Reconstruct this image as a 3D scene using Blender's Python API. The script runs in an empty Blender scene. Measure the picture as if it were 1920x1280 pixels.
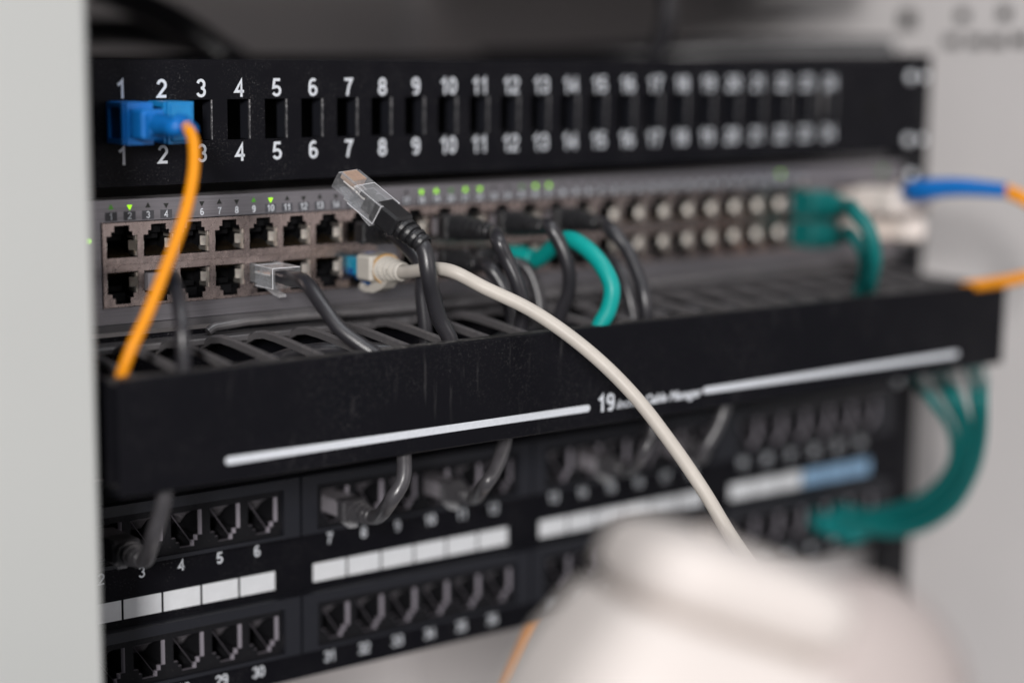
import bpy, bmesh, math, random
from mathutils import Vector, Matrix
random.seed(7)
S = bpy.context.scene
COL = S.collection
MM = 0.001
def V(*a): return Vector(a)

# ---------------------------------------------------------------- camera (millimetres, X right along the rack, Y into it, Z up)
cam_d = bpy.data.cameras.new('camera'); cam = bpy.data.objects.new('camera', cam_d); COL.objects.link(cam)
YAW, PITCH, ROLL = 0.657601, 0.161783, 0.010309
fw = V(math.sin(YAW)*math.cos(PITCH), math.cos(YAW)*math.cos(PITCH), -math.sin(PITCH))
rt = V(math.cos(YAW), -math.sin(YAW), 0); up = rt.cross(fw)
rt2 = rt*math.cos(ROLL)+up*math.sin(ROLL); up2 = -rt*math.sin(ROLL)+up*math.cos(ROLL)
CAM = V(-468.38, -597.45, 9.03)
m = Matrix((rt2, up2, -fw)).transposed().to_4x4(); m.translation = CAM*MM
cam.matrix_world = m
cam_d.sensor_width = 36; cam_d.lens = 65.524
cam_d.clip_start = 0.02; cam_d.clip_end = 50
cam_d.dof.use_dof = True; cam_d.dof.focus_distance = 0.667; cam_d.dof.aperture_fstop = 2.3
cam_d.dof.aperture_blades = 0
S.camera = cam

# ---------------------------------------------------------------- light
world = bpy.data.worlds.new('World'); S.world = world; world.use_nodes = True
bg = world.node_tree.nodes['Background']; bg.inputs[0].default_value = (0.80, 0.82, 0.88, 1); bg.inputs[1].default_value = 0.20
def area(name, loc, target, size, power, color):
    l = bpy.data.lights.new(name, 'AREA'); l.shape = 'RECTANGLE'; l.size = size[0]; l.size_y = size[1]
    l.energy = power; l.color = color
    o = bpy.data.objects.new(name, l); COL.objects.link(o)
    o.location = V(*loc)*MM
    o.rotation_euler = (V(*target)-V(*loc)).to_track_quat('-Z', 'Y').to_euler()
    return o
area('key_light', (-1750, -2100, 620), (-50, 0, -90), (0.34, 0.5), 68, (1.0, 0.97, 0.95))
area('right_fill', (760, -1700, 350), (-100, 0, -80), (0.8, 1.0), 5, (1.0, 0.93, 0.90))
area('ceiling_light', (0, -900, 1900), (0, -100, -80), (1.4, 1.0), 16, (0.95, 0.97, 1.0))
S.view_settings.view_transform = 'Standard'; S.view_settings.look = 'None'
S.view_settings.exposure = -0.15; S.view_settings.gamma = 1.0
S.render.engine = 'CYCLES'
S.cycles.max_bounces = 10; S.cycles.transmission_bounces = 10; S.cycles.glossy_bounces = 4; S.cycles.diffuse_bounces = 3
S.cycles.caustics_refractive = False; S.cycles.caustics_reflective = False

# ---------------------------------------------------------------- materials
def mat(name, col, rough=0.5, metal=0.0, dust=0.0, dustcol=(0.22,0.21,0.21), dscale=900, mask=40, bump=0.0, bscale=2500,
        vary=0.0, vscale=120, stretch=None, trans=0.0, ior=1.45, emit=None, estr=0, spec=None, coat=0, scratch=0, dlo=0.62):
    mt = bpy.data.materials.new(name); mt.use_nodes = True
    nt = mt.node_tree; N = nt.nodes; L = nt.links; b = N['Principled BSDF']
    b.inputs['Roughness'].default_value = rough; b.inputs['Metallic'].default_value = metal
    b.inputs['Transmission Weight'].default_value = trans; b.inputs['IOR'].default_value = ior
    b.inputs['Coat Weight'].default_value = coat
    if spec is not None: b.inputs['Specular IOR Level'].default_value = spec
    if emit: b.inputs['Emission Color'].default_value = (*emit, 1); b.inputs['Emission Strength'].default_value = estr
    tc = N.new('ShaderNodeTexCoord'); mp = N.new('ShaderNodeMapping'); L.new(tc.outputs['Object'], mp.inputs[0])
    if stretch: mp.inputs['Scale'].default_value = stretch
    def noise(s, d=3, r=0.6):
        n = N.new('ShaderNodeTexNoise'); n.inputs['Scale'].default_value = s; n.inputs['Detail'].default_value = d
        n.inputs['Roughness'].default_value = r; L.new(mp.outputs[0], n.inputs['Vector']); return n.outputs[0]
    def ramp(src, a, b_, va=0.0, vb=1.0):
        r = N.new('ShaderNodeMapRange'); r.inputs[1].default_value = a; r.inputs[2].default_value = b_
        r.inputs[3].default_value = va; r.inputs[4].default_value = vb; L.new(src, r.inputs[0]); return r.outputs[0]
    def mul(a, b_):
        x = N.new('ShaderNodeMath'); x.operation = 'MULTIPLY'
        for i, q in enumerate((a, b_)):
            if isinstance(q, float): x.inputs[i].default_value = q
            else: L.new(q, x.inputs[i])
        return x.outputs[0]
    def mixc(f, a, b_):
        x = N.new('ShaderNodeMix'); x.data_type = 'RGBA'; L.new(f, x.inputs[0])
        for i, q in ((6, a), (7, b_)):
            if isinstance(q, tuple): x.inputs[i].default_value = (*q, 1)
            else: L.new(q, x.inputs[i])
        return x.outputs[2]
    c = col
    if vary:
        v = ramp(noise(vscale, 4), 0.3, 0.7)
        c = mixc(v, tuple(k*(1-vary) for k in col), tuple(min(1, k*(1+vary)) for k in col))
        L.new(ramp(noise(vscale*1.7, 4), 0.3, 0.7, max(0.02, rough-0.12*min(1, vary*3)), rough+0.10), b.inputs['Roughness'])
    if dust:
        f = mul(mul(ramp(noise(dscale, 5, 0.75), dlo, dlo+0.12), ramp(noise(mask, 3), 0.42, 0.68)), float(dust))
        c = mixc(f, c, dustcol)
    if scratch:
        mp2 = N.new('ShaderNodeMapping'); mp2.inputs['Scale'].default_value = (1, 1, 0.12); mp2.inputs['Rotation'].default_value = (0, 0.2, 0)
        L.new(tc.outputs['Object'], mp2.inputs[0])
        n = N.new('ShaderNodeTexNoise'); n.inputs['Scale'].default_value = 420; n.inputs['Detail'].default_value = 4; L.new(mp2.outputs[0], n.inputs['Vector'])
        f = mul(mul(ramp(n.outputs[0], 0.60, 0.74), ramp(noise(22, 3), 0.45, 0.62)), float(scratch))
        c = mixc(f, c, dustcol)
    if isinstance(c, tuple): b.inputs['Base Color'].default_value = (*c, 1)
    else: L.new(c, b.inputs['Base Color'])
    if bump:
        bp = N.new('ShaderNodeBump'); bp.inputs['Strength'].default_value = bump; bp.inputs['Distance'].default_value = 0.0002
        L.new(noise(bscale, 4), bp.inputs['Height']); L.new(bp.outputs[0], b.inputs['Normal'])
    return mt
M = dict(
 black_steel = mat('black_steel', (0.0065,0.0065,0.009), 0.42, spec=0.09, dust=0.9, dustcol=(0.30,0.29,0.29), dscale=1500, mask=60, bump=0.10, bscale=4000, dlo=0.575),
 cover_black = mat('cover_black', (0.0065,0.0065,0.009), 0.40, spec=0.12, dust=0.20, dscale=1100, mask=26, bump=0.12, bscale=3000, dlo=0.54, scratch=0.12),
 inner_black = mat('inner_black', (0.008,0.008,0.009), 0.6, spec=0.09, vary=0.2),
 rib_black = mat('rib_black', (0.105,0.10,0.105), 0.27, spec=1.0, dust=0.7, dustcol=(0.16,0.15,0.15), dscale=260, mask=60, bump=0.15, dlo=0.42),
 duct_dusty = mat('duct_dusty', (0.030,0.029,0.029), 0.6, dust=0.9, dustcol=(0.20,0.19,0.185), dscale=240, mask=45, bump=0.4, dlo=0.45),
 block_plastic = mat('block_plastic', (0.018,0.019,0.025), 0.36, dust=0.5, dscale=1500, mask=70, bump=0.12, dlo=0.60),
 jack_plastic = mat('jack_plastic', (0.014,0.014,0.016), 0.34, spec=0.09, dust=0.5, dscale=1500, mask=80, dlo=0.58),
 worn = mat('worn', (0.05,0.05,0.055), 0.35, dust=1.0, dustcol=(0.62,0.61,0.62), dscale=2200, mask=600, dlo=0.44),
 print_white = mat('print_white', (0.72,0.75,0.80), 0.5, vary=0.06, vscale=900),
 print_grey = mat('print_grey', (0.50,0.51,0.55), 0.5, vary=0.08, vscale=900),
 paper_white = mat('paper_white', (0.80,0.82,0.85), 0.45, vary=0.06, vscale=140, dust=0.35, dustcol=(0.3,0.3,0.3), dlo=0.66),
 paper_blue = mat('paper_blue', (0.25,0.42,0.62), 0.45, vary=0.05),
 brushed = mat('brushed', (0.25,0.24,0.26), 0.36, metal=0.75, vary=0.16, vscale=700, stretch=(0.03,1,1.6), dust=0.25, dlo=0.62),
 switch_paint = mat('switch_paint', (0.10,0.095,0.10), 0.5, vary=0.1),
 led_plate = mat('led_plate', (0.075,0.075,0.085), 0.5),
 led_dark = mat('led_dark', (0.02,0.022,0.02), 0.35),
 led_green = mat('led_green', (0.2,0.6,0.02), 0.4, emit=(0.28,0.66,0.01), estr=1.9),
 led_dim = mat('led_dim', (0.06,0.2,0.03), 0.4, emit=(0.12,0.5,0.03), estr=0.22),
 nickel = mat('nickel', (0.44,0.36,0.34), 0.26, metal=1.0, vary=0.16, vscale=250),
 tab_metal = mat('tab_metal', (1.0,0.89,0.82), 0.34, metal=0.9, vary=0.1, vscale=500),
 gold = mat('gold', (0.80,0.58,0.34), 0.28, metal=1.0, vary=0.1, vscale=900),
 copper = mat('copper', (0.90,0.66,0.52), 0.30, metal=0.55, vary=0.1, vscale=900),
 black_jacket = mat('black_jacket', (0.028,0.027,0.032), 0.33, spec=0.9, dust=0.40, dustcol=(0.18,0.18,0.19), dscale=900, mask=90, bump=0.25, bscale=2600, dlo=0.60),
 boot_black = mat('boot_black', (0.016,0.016,0.018), 0.34, spec=0.7, dust=0.5, dscale=1100, mask=120, bump=0.3, bscale=3000, dlo=0.58),
 lip_highlight = mat('lip_highlight', (0.27,0.25,0.285), 0.30, spec=0.9, dust=0.3, dscale=1500, dlo=0.6),  # edge highlight of the black jacks, put into the colour
 grey_plastic = mat('grey_plastic', (0.24,0.225,0.245), 0.4, vary=0.15, bump=0.2),
 wire_white = mat('wire_white', (0.75,0.70,0.66), 0.5),
 wire_dark = mat('wire_dark', (0.10,0.05,0.03), 0.5),
 wire_orange = mat('wire_orange', (0.75,0.30,0.12), 0.5),
 white_jacket = mat('white_jacket', (0.60,0.555,0.50), 0.42, vary=0.07, vscale=90, bump=0.15, bscale=1200, dust=0.3, dustcol=(0.3,0.27,0.24), dlo=0.62),
 boot_black_lifted = mat('boot_black_lifted', (0.055,0.053,0.058), 0.32, spec=0.9, dust=0.4, dscale=1100, mask=120, bump=0.3, bscale=3000, dlo=0.58),  # black boot lightened in colour to offset shade under the duct cover
 jacket_black_lifted = mat('jacket_black_lifted', (0.065,0.062,0.068), 0.30, spec=1.0, vary=0.1, bump=0.2, bscale=2600),  # black jacket, likewise lightened in colour against the duct cover's shade
 boot_white = mat('boot_white', (0.62,0.585,0.53), 0.48, vary=0.04, bump=0.1, bscale=1800),
 amber = mat('amber', (0.60,0.36,0.14), 0.5),
 aqua = mat('aqua', (0.02,0.33,0.52), 0.25, vary=0.1, bump=0.1),
 deep_blue = mat('deep_blue', (0.004,0.10,0.32), 0.35, vary=0.1),
 blue_plastic = mat('blue_plastic', (0.006,0.17,0.56), 0.38, vary=0.08, bump=0.1),
 light_blue = mat('light_blue', (0.010,0.24,0.58), 0.38, vary=0.08),
 dark_blue = mat('dark_blue', (0.003,0.055,0.17), 0.45, vary=0.1),
 orange_jacket = mat('orange_jacket', (0.92,0.33,0.004), 0.42, vary=0.05, vscale=60),
 teal_jacket = mat('teal_jacket', (0.002,0.36,0.33), 0.40, vary=0.06, vscale=60),
 teal_shaded = mat('teal_shaded', (0.002,0.155,0.15), 0.42, vary=0.06, vscale=60),  # darker copy of the teal jacket, shade put into the colour
 device_side_shade = mat('device_side_shade', (0.52,0.455,0.435), 0.5, vary=0.02),  # housing white darkened: its shaded right side is put into the colour
 teal_dark = mat('teal_dark', (0.002,0.22,0.22), 0.45, vary=0.06),
 cabinet_paint = mat('cabinet_paint', (0.82,0.79,0.785), 0.55, vary=0.03, vscale=8, bump=0.1, bscale=1500),
 post_paint = mat('post_paint', (0.555,0.565,0.55), 0.5, vary=0.02, vscale=6, bump=0.1, bscale=1500),
 rail_black = mat('rail_black', (0.018,0.018,0.020), 0.45, spec=0.09, vary=0.1),
 screw_metal = mat('screw_metal', (0.93,0.96,1.0), 0.38, metal=0.55),
 beige_plastic = mat('beige_plastic', (0.93,0.84,0.78), 0.30, vary=0.05),
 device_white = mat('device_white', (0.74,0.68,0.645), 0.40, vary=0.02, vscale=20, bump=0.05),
 device_groove = mat('device_groove', (0.42,0.37,0.34), 0.6, vary=0.05),
)

def clear_plastic(name='clear_plastic', HZ0=0.02, HZ1=0.11):
    mt = bpy.data.materials.new(name); mt.use_nodes = True
    nt = mt.node_tree; N = nt.nodes; L = nt.links; b = N['Principled BSDF']
    b.inputs['Base Color'].default_value = (0.80, 0.80, 0.82, 1); b.inputs['Roughness'].default_value = 0.12
    b.inputs['Specular IOR Level'].default_value = 1.0
    t = N.new('ShaderNodeBsdfTransparent'); t.inputs[0].default_value = (0.93, 0.94, 0.95, 1)
    lw = N.new('ShaderNodeLayerWeight'); lw.inputs[0].default_value = 0.30
    tc = N.new('ShaderNodeTexCoord'); n = N.new('ShaderNodeTexNoise'); n.inputs['Scale'].default_value = 420; n.inputs['Detail'].default_value = 3
    L.new(tc.outputs['Object'], n.inputs['Vector'])
    r = N.new('ShaderNodeMapRange'); r.inputs[1].default_value = 0.45; r.inputs[2].default_value = 0.75; r.inputs[3].default_value = HZ0; r.inputs[4].default_value = HZ1
    L.new(n.outputs[0], r.inputs[0])
    a = N.new('ShaderNodeMath'); a.operation = 'MULTIPLY_ADD'; L.new(lw.outputs['Facing'], a.inputs[0]); a.inputs[1].default_value = 0.42; L.new(r.outputs[0], a.inputs[2])
    bp = N.new('ShaderNodeBump'); bp.inputs['Strength'].default_value = 0.25; bp.inputs['Distance'].default_value = 0.0002
    L.new(n.outputs[0], bp.inputs['Height']); L.new(bp.outputs[0], b.inputs['Normal'])
    m_ = N.new('ShaderNodeMixShader'); L.new(a.outputs[0], m_.inputs[0]); L.new(t.outputs[0], m_.inputs[1]); L.new(b.outputs[0], m_.inputs[2])
    L.new(m_.outputs[0], N['Material Output'].inputs[0]); return mt
M['clear'] = clear_plastic(); M['clear_latch'] = clear_plastic('clear_latch', 0.22, 0.42)
M['edge_glint'] = mat('edge_glint', (0.82,0.82,0.85), 0.15, spec=1.0)  # opaque and pale: glints along clear plug edges put into the colour
# ---------------------------------------------------------------- mesh helpers
class MB:
    def __init__(s): s.v = []; s.f = []; s.sm = []
    def add(s, vs, fs, smooth=False):
        o = len(s.v); s.v += [tuple(v) for v in vs]; s.f += [tuple(i+o for i in f) for f in fs]; s.sm += [smooth]*len(fs); return s
    def box(s, x0, x1, y0, y1, z0, z1, b=0.0):
        if b:
            # chamfered box: three nested rectangles rings
            vs = []; fs = []
            pts = []
            for sx, X in ((-1, x0), (1, x1)):
                for sy, Y in ((-1, y0), (1, y1)):
                    for sz, Z in ((-1, z0), (1, z1)):
                        pts.append([(X, Y-sy*b, Z-sz*b), (X-sx*b, Y, Z-sz*b), (X-sx*b, Y-sy*b, Z)])
            for p in pts: vs += p
            I = lambda a, c, d, k: (a*4+c*2+d)*3+k
            for a in (0, 1):
                q = [I(a,0,0,0), I(a,1,0,0), I(a,1,1,0), I(a,0,1,0)]; fs.append(q if a else q[::-1])
                q = [I(0,a,0,1), I(1,a,0,1), I(1,a,1,1), I(0,a,1,1)]; fs.append(q[::-1] if a else q)
                q = [I(0,0,a,2), I(1,0,a,2), I(1,1,a,2), I(0,1,a,2)]; fs.append(q if a else q[::-1])
            for a in (0, 1):
                for c in (0, 1):
                    q = [I(a,c,0,0), I(a,c,1,0), I(a,c,1,1), I(a,c,0,1)]; fs.append(q if (a == c) else q[::-1])
                    q = [I(a,0,c,0), I(a,1,c,0), I(a,1,c,2), I(a,0,c,2)]; fs.append(q[::-1] if (a == c) else q)
                    q = [I(0,a,c,1), I(1,a,c,1), I(1,a,c,2), I(0,a,c,2)]; fs.append(q if (a == c) else q[::-1])
            for a in (0, 1):
                for c in (0, 1):
                    for d in (0, 1):
                        q = [I(a,c,d,0), I(a,c,d,1), I(a,c,d,2)]; fs.append(q if (a+c+d) % 2 else q[::-1])
            return s.add(vs, fs)
        vs = [(x, y, z) for x in (x0, x1) for y in (y0, y1) for z in (z0, z1)]
        return s.add(vs, [(0,1,3,2), (4,6,7,5), (0,4,5,1), (2,3,7,6), (0,2,6,4), (1,5,7,3)])
    def prism(s, pts, a0, a1, ax=1, smooth=False):
        """outline (u,w) extruded along axis ax; ax=1: (x,z) along y; ax=0: (y,z) along x; ax=2: (x,y) along z"""
        n = len(pts)
        def put(u, w, a): return (u, a, w) if ax == 1 else ((a, u, w) if ax == 0 else (u, w, a))
        vs = [put(u, w, a0) for u, w in pts]+[put(u, w, a1) for u, w in pts]
        fs = [tuple(range(n)), tuple(range(2*n-1, n-1, -1))]
        s.add(vs, fs)
        o = len(s.v)-2*n
        for i in range(n): s.f.append((o+(i+1) % n, o+i, o+n+i, o+n+(i+1) % n)); s.sm.append(smooth)
        return s
    def walls(s, pts, y0, y1, back=True):
        n = len(pts); vs = [(u, y0, w) for u, w in pts]+[(u, y1, w) for u, w in pts]
        fs = [(i, (i+1) % n, n+(i+1) % n, n+i) for i in range(n)]
        if back: fs.append(tuple(range(n, 2*n)))
        return s.add(vs, fs)
    def tube(s, pts, r, n=16, caps=True, flat=None):
        pts = [Vector(p) for p in pts]; m_ = len(pts)
        rr = r if isinstance(r, (list, tuple)) else [r]*m_
        T = [(pts[min(i+1, m_-1)]-pts[max(i-1, 0)]).normalized() for i in range(m_)]
        a = Vector((0, 0, 1)) if abs(T[0].z) < 0.9 else Vector((1, 0, 0))
        Nn = (a-T[0]*a.dot(T[0])).normalized(); vs = []; fs = []
        for i in range(m_):
            Nn = (Nn-T[i]*Nn.dot(T[i])).normalized(); B = T[i].cross(Nn)
            for k in range(n):
                t = 2*math.pi*k/n; vs.append(pts[i]+(Nn*math.cos(t)+B*math.sin(t))*rr[i])
        for i in range(m_-1):
            for k in range(n): fs.append((i*n+k, i*n+(k+1) % n, (i+1)*n+(k+1) % n, (i+1)*n+k))
        s.add(vs, fs, True)
        if caps: s.add(vs[:n], [tuple(range(n-1, -1, -1))]); s.add(vs[-n:], [tuple(range(n))])
        return s
    def disc(s, c, nrm, r, h, n=20):
        c = Vector(c); nrm = Vector(nrm).normalized(); return s.tube([c, c+nrm*h*0.75, c+nrm*h], [r, r, r*0.85], n)
    def xform(s, M4, start=0):
        s.v = s.v[:start]+[tuple(M4 @ Vector(v)) for v in s.v[start:]]; return s
    def mesh(s, name, m_):
        me = bpy.data.meshes.new(name); me.from_pydata([tuple(c*MM for c in v) for v in s.v], [], s.f)
        me.polygons.foreach_set('use_smooth', s.sm); me.update(); me.materials.append(M[m_]); return me
    def build(s, name, m_, parent=None, loc=(0,0,0)):
        return link(name, s.mesh(name, m_), parent, loc)
def link(name, me, parent=None, loc=(0,0,0)):
    o = bpy.data.objects.new(name, me); COL.objects.link(o); o.location = Vector(loc)*MM
    if parent: o.parent = parent
    return o
def thing(name, label, cat, loc=(0,0,0), group=None, rot=None):
    o = bpy.data.objects.new(name, None); COL.objects.link(o); o.empty_display_size = 0.01
    o.location = Vector(loc)*MM
    if rot is not None: o.rotation_mode = 'QUATERNION'; o.rotation_quaternion = rot
    o['label'] = label; o['category'] = cat
    if group: o['group'] = group
    return o
def bevel(o, w=0.3, seg=2):
    b = bmesh.new(); b.from_mesh(o.data); bmesh.ops.remove_doubles(b, verts=b.verts, dist=1e-7)
    es = [e for e in b.edges if len(e.link_faces) == 2 and e.calc_face_angle(0) > 0.6]
    bmesh.ops.bevel(b, geom=es, offset=w*MM, segments=seg, profile=0.5, affect='EDGES', clamp_overlap=True)
    b.to_mesh(o.data); b.free(); return o
def spline(P, k=10):
    P = [Vector(p) for p in P]; out = []
    Q = [P[0]*2-P[1]]+P+[P[-1]*2-P[-2]]
    for i in range(1, len(Q)-2):
        p0, p1, p2, p3 = Q[i-1:i+3]
        d = [max(1e-6, (b-a).length**0.5) for a, b in ((p0, p1), (p1, p2), (p2, p3))]
        m1 = ((p1-p0)/d[0]-(p2-p0)/(d[0]+d[1])+(p2-p1)/d[1])*d[1]
        m2 = ((p2-p1)/d[1]-(p3-p1)/(d[1]+d[2])+(p3-p2)/d[2])*d[1]
        for j in range(k):
            t = j/k; out.append(p1*(2*t**3-3*t*t+1)+m1*(t**3-2*t*t+t)+p2*(-2*t**3+3*t*t)+m2*(t**3-t*t))
    out.append(P[-1]); return out

# ---------------------------------------------------------------- printed digits: strokes of even width
def arc(cx, cy, rx, ry, a0, a1, n=8):
    return [(cx+rx*math.cos(math.radians(a0+(a1-a0)*i/n)), cy+ry*math.sin(math.radians(a0+(a1-a0)*i/n))) for i in range(n+1)]
DIG = {
 '0': [arc(.30,.5,.22,.42,90,450,20)],
 '1': [[(.10,.70),(.24,.78),(.36,.92),(.36,0.0)]],
 '2': [arc(.30,.68,.22,.24,170,-25,10)+[(.08,.08),(.56,.08)]],
 '3': [arc(.29,.70,.20,.22,165,-90,10), arc(.29,.29,.22,.215,90,-165,12)],
 '4': [[(.42,0.0),(.42,.90),(.06,.30),(.58,.30)]],
 '5': [[(.52,.92),(.16,.92),(.10,.50)]+arc(.29,.31,.23,.235,120,-155,12)],
 '6': [arc(.32,.62,.22,.30,50,180,8)+[(.09,.40)], arc(.31,.31,.215,.235,0,360,16)],
 '7': [[(.06,.92),(.54,.92),(.36,.55),(.24,0.0)]],
 '8': [arc(.30,.70,.185,.22,0,360,16), arc(.30,.28,.22,.215,0,360,16)],
 '9': [arc(.30,.69,.215,.235,0,360,16), arc(.29,.38,.22,.30,-130,0,8)+[(.515,.60)]],
}
def stroke(mb, pts, w, y, closed=False):
    n = len(pts); L_ = []; R_ = []
    for i in range(n):
        a = Vector(pts[i-1]) if (i > 0 or closed) else None
        b = Vector(pts[i]); c = Vector(pts[(i+1) % n]) if (i < n-1 or closed) else None
        d1 = (b-a).normalized() if a is not None and (b-a).length > 1e-6 else None
        d2 = (c-b).normalized() if c is not None and (c-b).length > 1e-6 else None
        if d1 is None: d1 = d2
        if d2 is None: d2 = d1
        t = (d1+d2); t = t.normalized() if t.length > 1e-3 else d1
        nn = Vector((-t.y, t.x)); k = 1/max(0.45, nn.dot(Vector((-d1.y, d1.x))))
        L_.append(b+nn*w/2*k); R_.append(b-nn*w/2*k)
    vs = [(p.x, y, p.y) for p in L_]+[(p.x, y, p.y) for p in R_]
    m_ = n if closed else n-1
    mb.add(vs, [(i, (i+1) % n, n+(i+1) % n, n+i) for i in range(m_)])
def digits(text, h, y=0.0, w=0.155, adv=0.62):
    """flat print centred on the origin in the x-z plane, facing -y"""
    mb = MB(); x = -adv*len(text)/2
    for ch in text:
        for k, st in enumerate(DIG[ch]):
            st2 = [((x+p[0]+0.01)*h, (p[1]-0.46)*h) for p in st]
            closed = (Vector(st2[0])-Vector(st2[-1])).length < 1e-4
            if closed: st2 = st2[:-1]
            stroke(mb, st2, w*h, y-0.004*k, closed)
        x += adv
    return mb
dig_cache = {}
def number(text, h, parent, loc, m_='print_white', name='port_number'):
    key = (text, h, m_)
    if key not in dig_cache: dig_cache[key] = digits(text, h).mesh(name, m_)
    return link(name, dig_cache[key], parent, loc)

def plate(mb, x0, x1, z0, z1, y0, y1, holes):
    """solid plate between y0 (front) and y1 with openings. holes: list of (hx0,hx1,hz0,hz1) rectangles, not overlapping"""
    zs = sorted({z0, z1}|{h[2] for h in holes}|{h[3] for h in holes})
    for a, b in zip(zs[:-1], zs[1:]):
        hs = sorted([h for h in holes if h[2] <= a+1e-6 and h[3] >= b-1e-6])
        x = x0
        for h in hs+[(x1, x1, 0, 0)]:
            if h[0] > x+1e-6:
                for y, fl in ((y0, 1), (y1, 0)):
                    q = [(x, y, a), (h[0], y, a), (h[0], y, b), (x, y, b)]
                    mb.add(q, [(0,1,2,3)] if fl else [(3,2,1,0)])
            x = h[1]
    for h in list(holes)+[(x0, x1, z0, z1)]:
        mb.walls([(h[0], h[2]), (h[1], h[2]), (h[1], h[3]), (h[0], h[3])], y0, y1, back=False)
    return mb

# ================================================================ THE CABINET
cab = thing('equipment_cabinet', 'light grey steel cabinet whose post and inner side frame the black rack gear', 'cabinet')
MB().box(-330, -224, -72, -52, -640, 420, 1.5).build('front_post', 'post_paint', cab)
MB().box(-227.5, -225.5, -51.5, 12, -640, 420).build('post_flange', 'inner_black', cab)
MB().box(-330, -328, -50, 520, -640, 420).build('side_panel', 'cabinet_paint', cab)
sp = MB(); sp.box(300, 303, -160, 520, -640, 420); sp.build('side_panel', 'cabinet_paint', cab)
MB().box(-327, 299, 520, 523, -640, 420).build('back_panel', 'cabinet_paint', cab)
MB().box(-327, 299, -40, 519, -643, -641).build('floor_panel', 'cabinet_paint', cab)
MB().box(-327, 299, -60, 519, 420, 423).build('roof_panel', 'cabinet_paint', cab)
MB().box(-222, 222, 8, 500, 47, 60, 1).build('added_shade_shelf', 'rail_black', cab)  # added out of view to keep light off the upper background
MB().box(222.5, 298, 130, 500, 47, 60, 1).build('added_shade_shelf', 'rail_black', cab)  # second added piece, shades the rear of the side panel
for y, z, w, h in ((25,22,7,6),(-1,23,7,6),(31,9,9,5),(16,9,9,5),(3,9,9,5),(-11,10,9,5),(61,20,10,9)):
    MB().box(299.2, 299.9, y-w/2, y+w/2, z-h/2, z+h/2).build('vent_slot', 'inner_black', cab)
for x0, x1 in ((231, 251), (-254, -231)):
    MB().box(x0, x1, 2.6, 12, -640, 3, 0.8).build('mounting_rail', 'rail_black', cab)

# ================================================================ FIBRE PATCH PANEL (24 openings)
fp = thing('fibre_patch_panel', 'black steel panel with one numbered row of empty rectangular openings, topmost in the rack', 'patch panel')
FP = 15.46
fx = lambda n: -1.37+(n-12.5)*FP
holes = [(fx(n)-4.7, fx(n)+4.7, -28.6, -14.1) for n in range(1, 25)]
MB_ = MB(); plate(MB_, -241, 241, -43.8, 0, 0, 1.6, holes); MB_.build('face_plate', 'black_steel', fp)
MB().box(-222, 222, 1.7, 160, -2.2, -0.2).build('top_cover', 'black_steel', fp)
MB().box(-222, 222, 1.7, 60, -43.4, -41.6).build('bottom_plate', 'black_steel', fp)
MB().box(-222, 222, 60.2, 62, -41, -2.4).build('rear_plate', 'inner_black', fp)
lip = MB().box(4.75, 6.2, 1.7, 7.5, -7.2, 7.2).mesh('port_sleeve', 'block_plastic')
edge = MB().prism([(4.15,-0.04),(4.72,-0.04),(4.72,1.5),(4.62,1.5)], -7.1, 7.1, ax=2).mesh('worn_edge', 'worn')
tongue = MB().box(-4.4, -1.6, 9, 9.8, -7.0, 7.0).mesh('port_backing', 'jack_plastic')
for n in range(1, 25):
    link('port_sleeve', lip, fp, (fx(n), 0, -21.35)); link('port_backing', tongue, fp, (fx(n), 0, -21.35))
    if n > 2: link('worn_edge', edge, fp, (fx(n), 0, -21.35))
    number(str(n), 6.6, fp, (fx(n)+0.3, -0.08, -10.3))
    number(str(n), 6.6, fp, (fx(n)+0.3, -0.08, -33.3))
def screw(parent, x, y, z, r=2.3):
    s_ = MB(); s_.tube([(0,0,0),(0,-0.4,0),(0,-1.1,0),(0,-1.7,0),(0,-2.0,0)], [r*1.1, r*1.1, r*0.85, r*0.5, r*0.3], 20); 
    s_.build('screw', 'screw_metal', parent, (x, y, z))
for z in (-8, -38): screw(fp, 232.5, -0.1, z); screw(fp, -232.5, -0.1, z)
for z in (-8, -38): MB().box(243.2, 246.4, 0.8, 2.4, z-1.6, z+1.6, 0.6).build('cage_nut', 'screw_metal', fp)
MB().disc((0,0,0), (0,-1,0), 4.5, 0.1).build('mounting_hole', 'inner_black', fp, (206, -0.05, -22))

# ================================================================ NETWORK SWITCH (48 copper ports in blocks, four module cages)
sw = thing('network_switch', 'brushed metal switch with two port rows and green lamps, above the cable duct', 'network switch')
ZT, ZB = -48.3, -92.0
groups = [(-180.3, 14.17), (-56.0, 14.17), (57.4, 14.2)]
cen = [(g0+p*k) for g0, p in groups for k in range(8)]
face_holes = [(-187.6, -73.8, -86.2, -56.0), (-63.3, 164.1, -86.2, -56.0), (183, 226, -84, -58)]
f_ = MB(); plate(f_, -221, 230, ZB, ZT, 0, 1.2, face_holes); f_.build('face_plate', 'brushed', sw)
MB().box(-219, 228, 16, 240, -91.5, -48.8).box(-219, 228, -1.5, 1.3, -94.6, -92.2).build('chassis', 'switch_paint', sw)
for x0, x1 in ((-240, -221.5), (230.5, 241)): MB().box(x0, x1, 0.2, 2.2, -91, -49).build('rack_ear', 'rail_black', sw)
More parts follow.
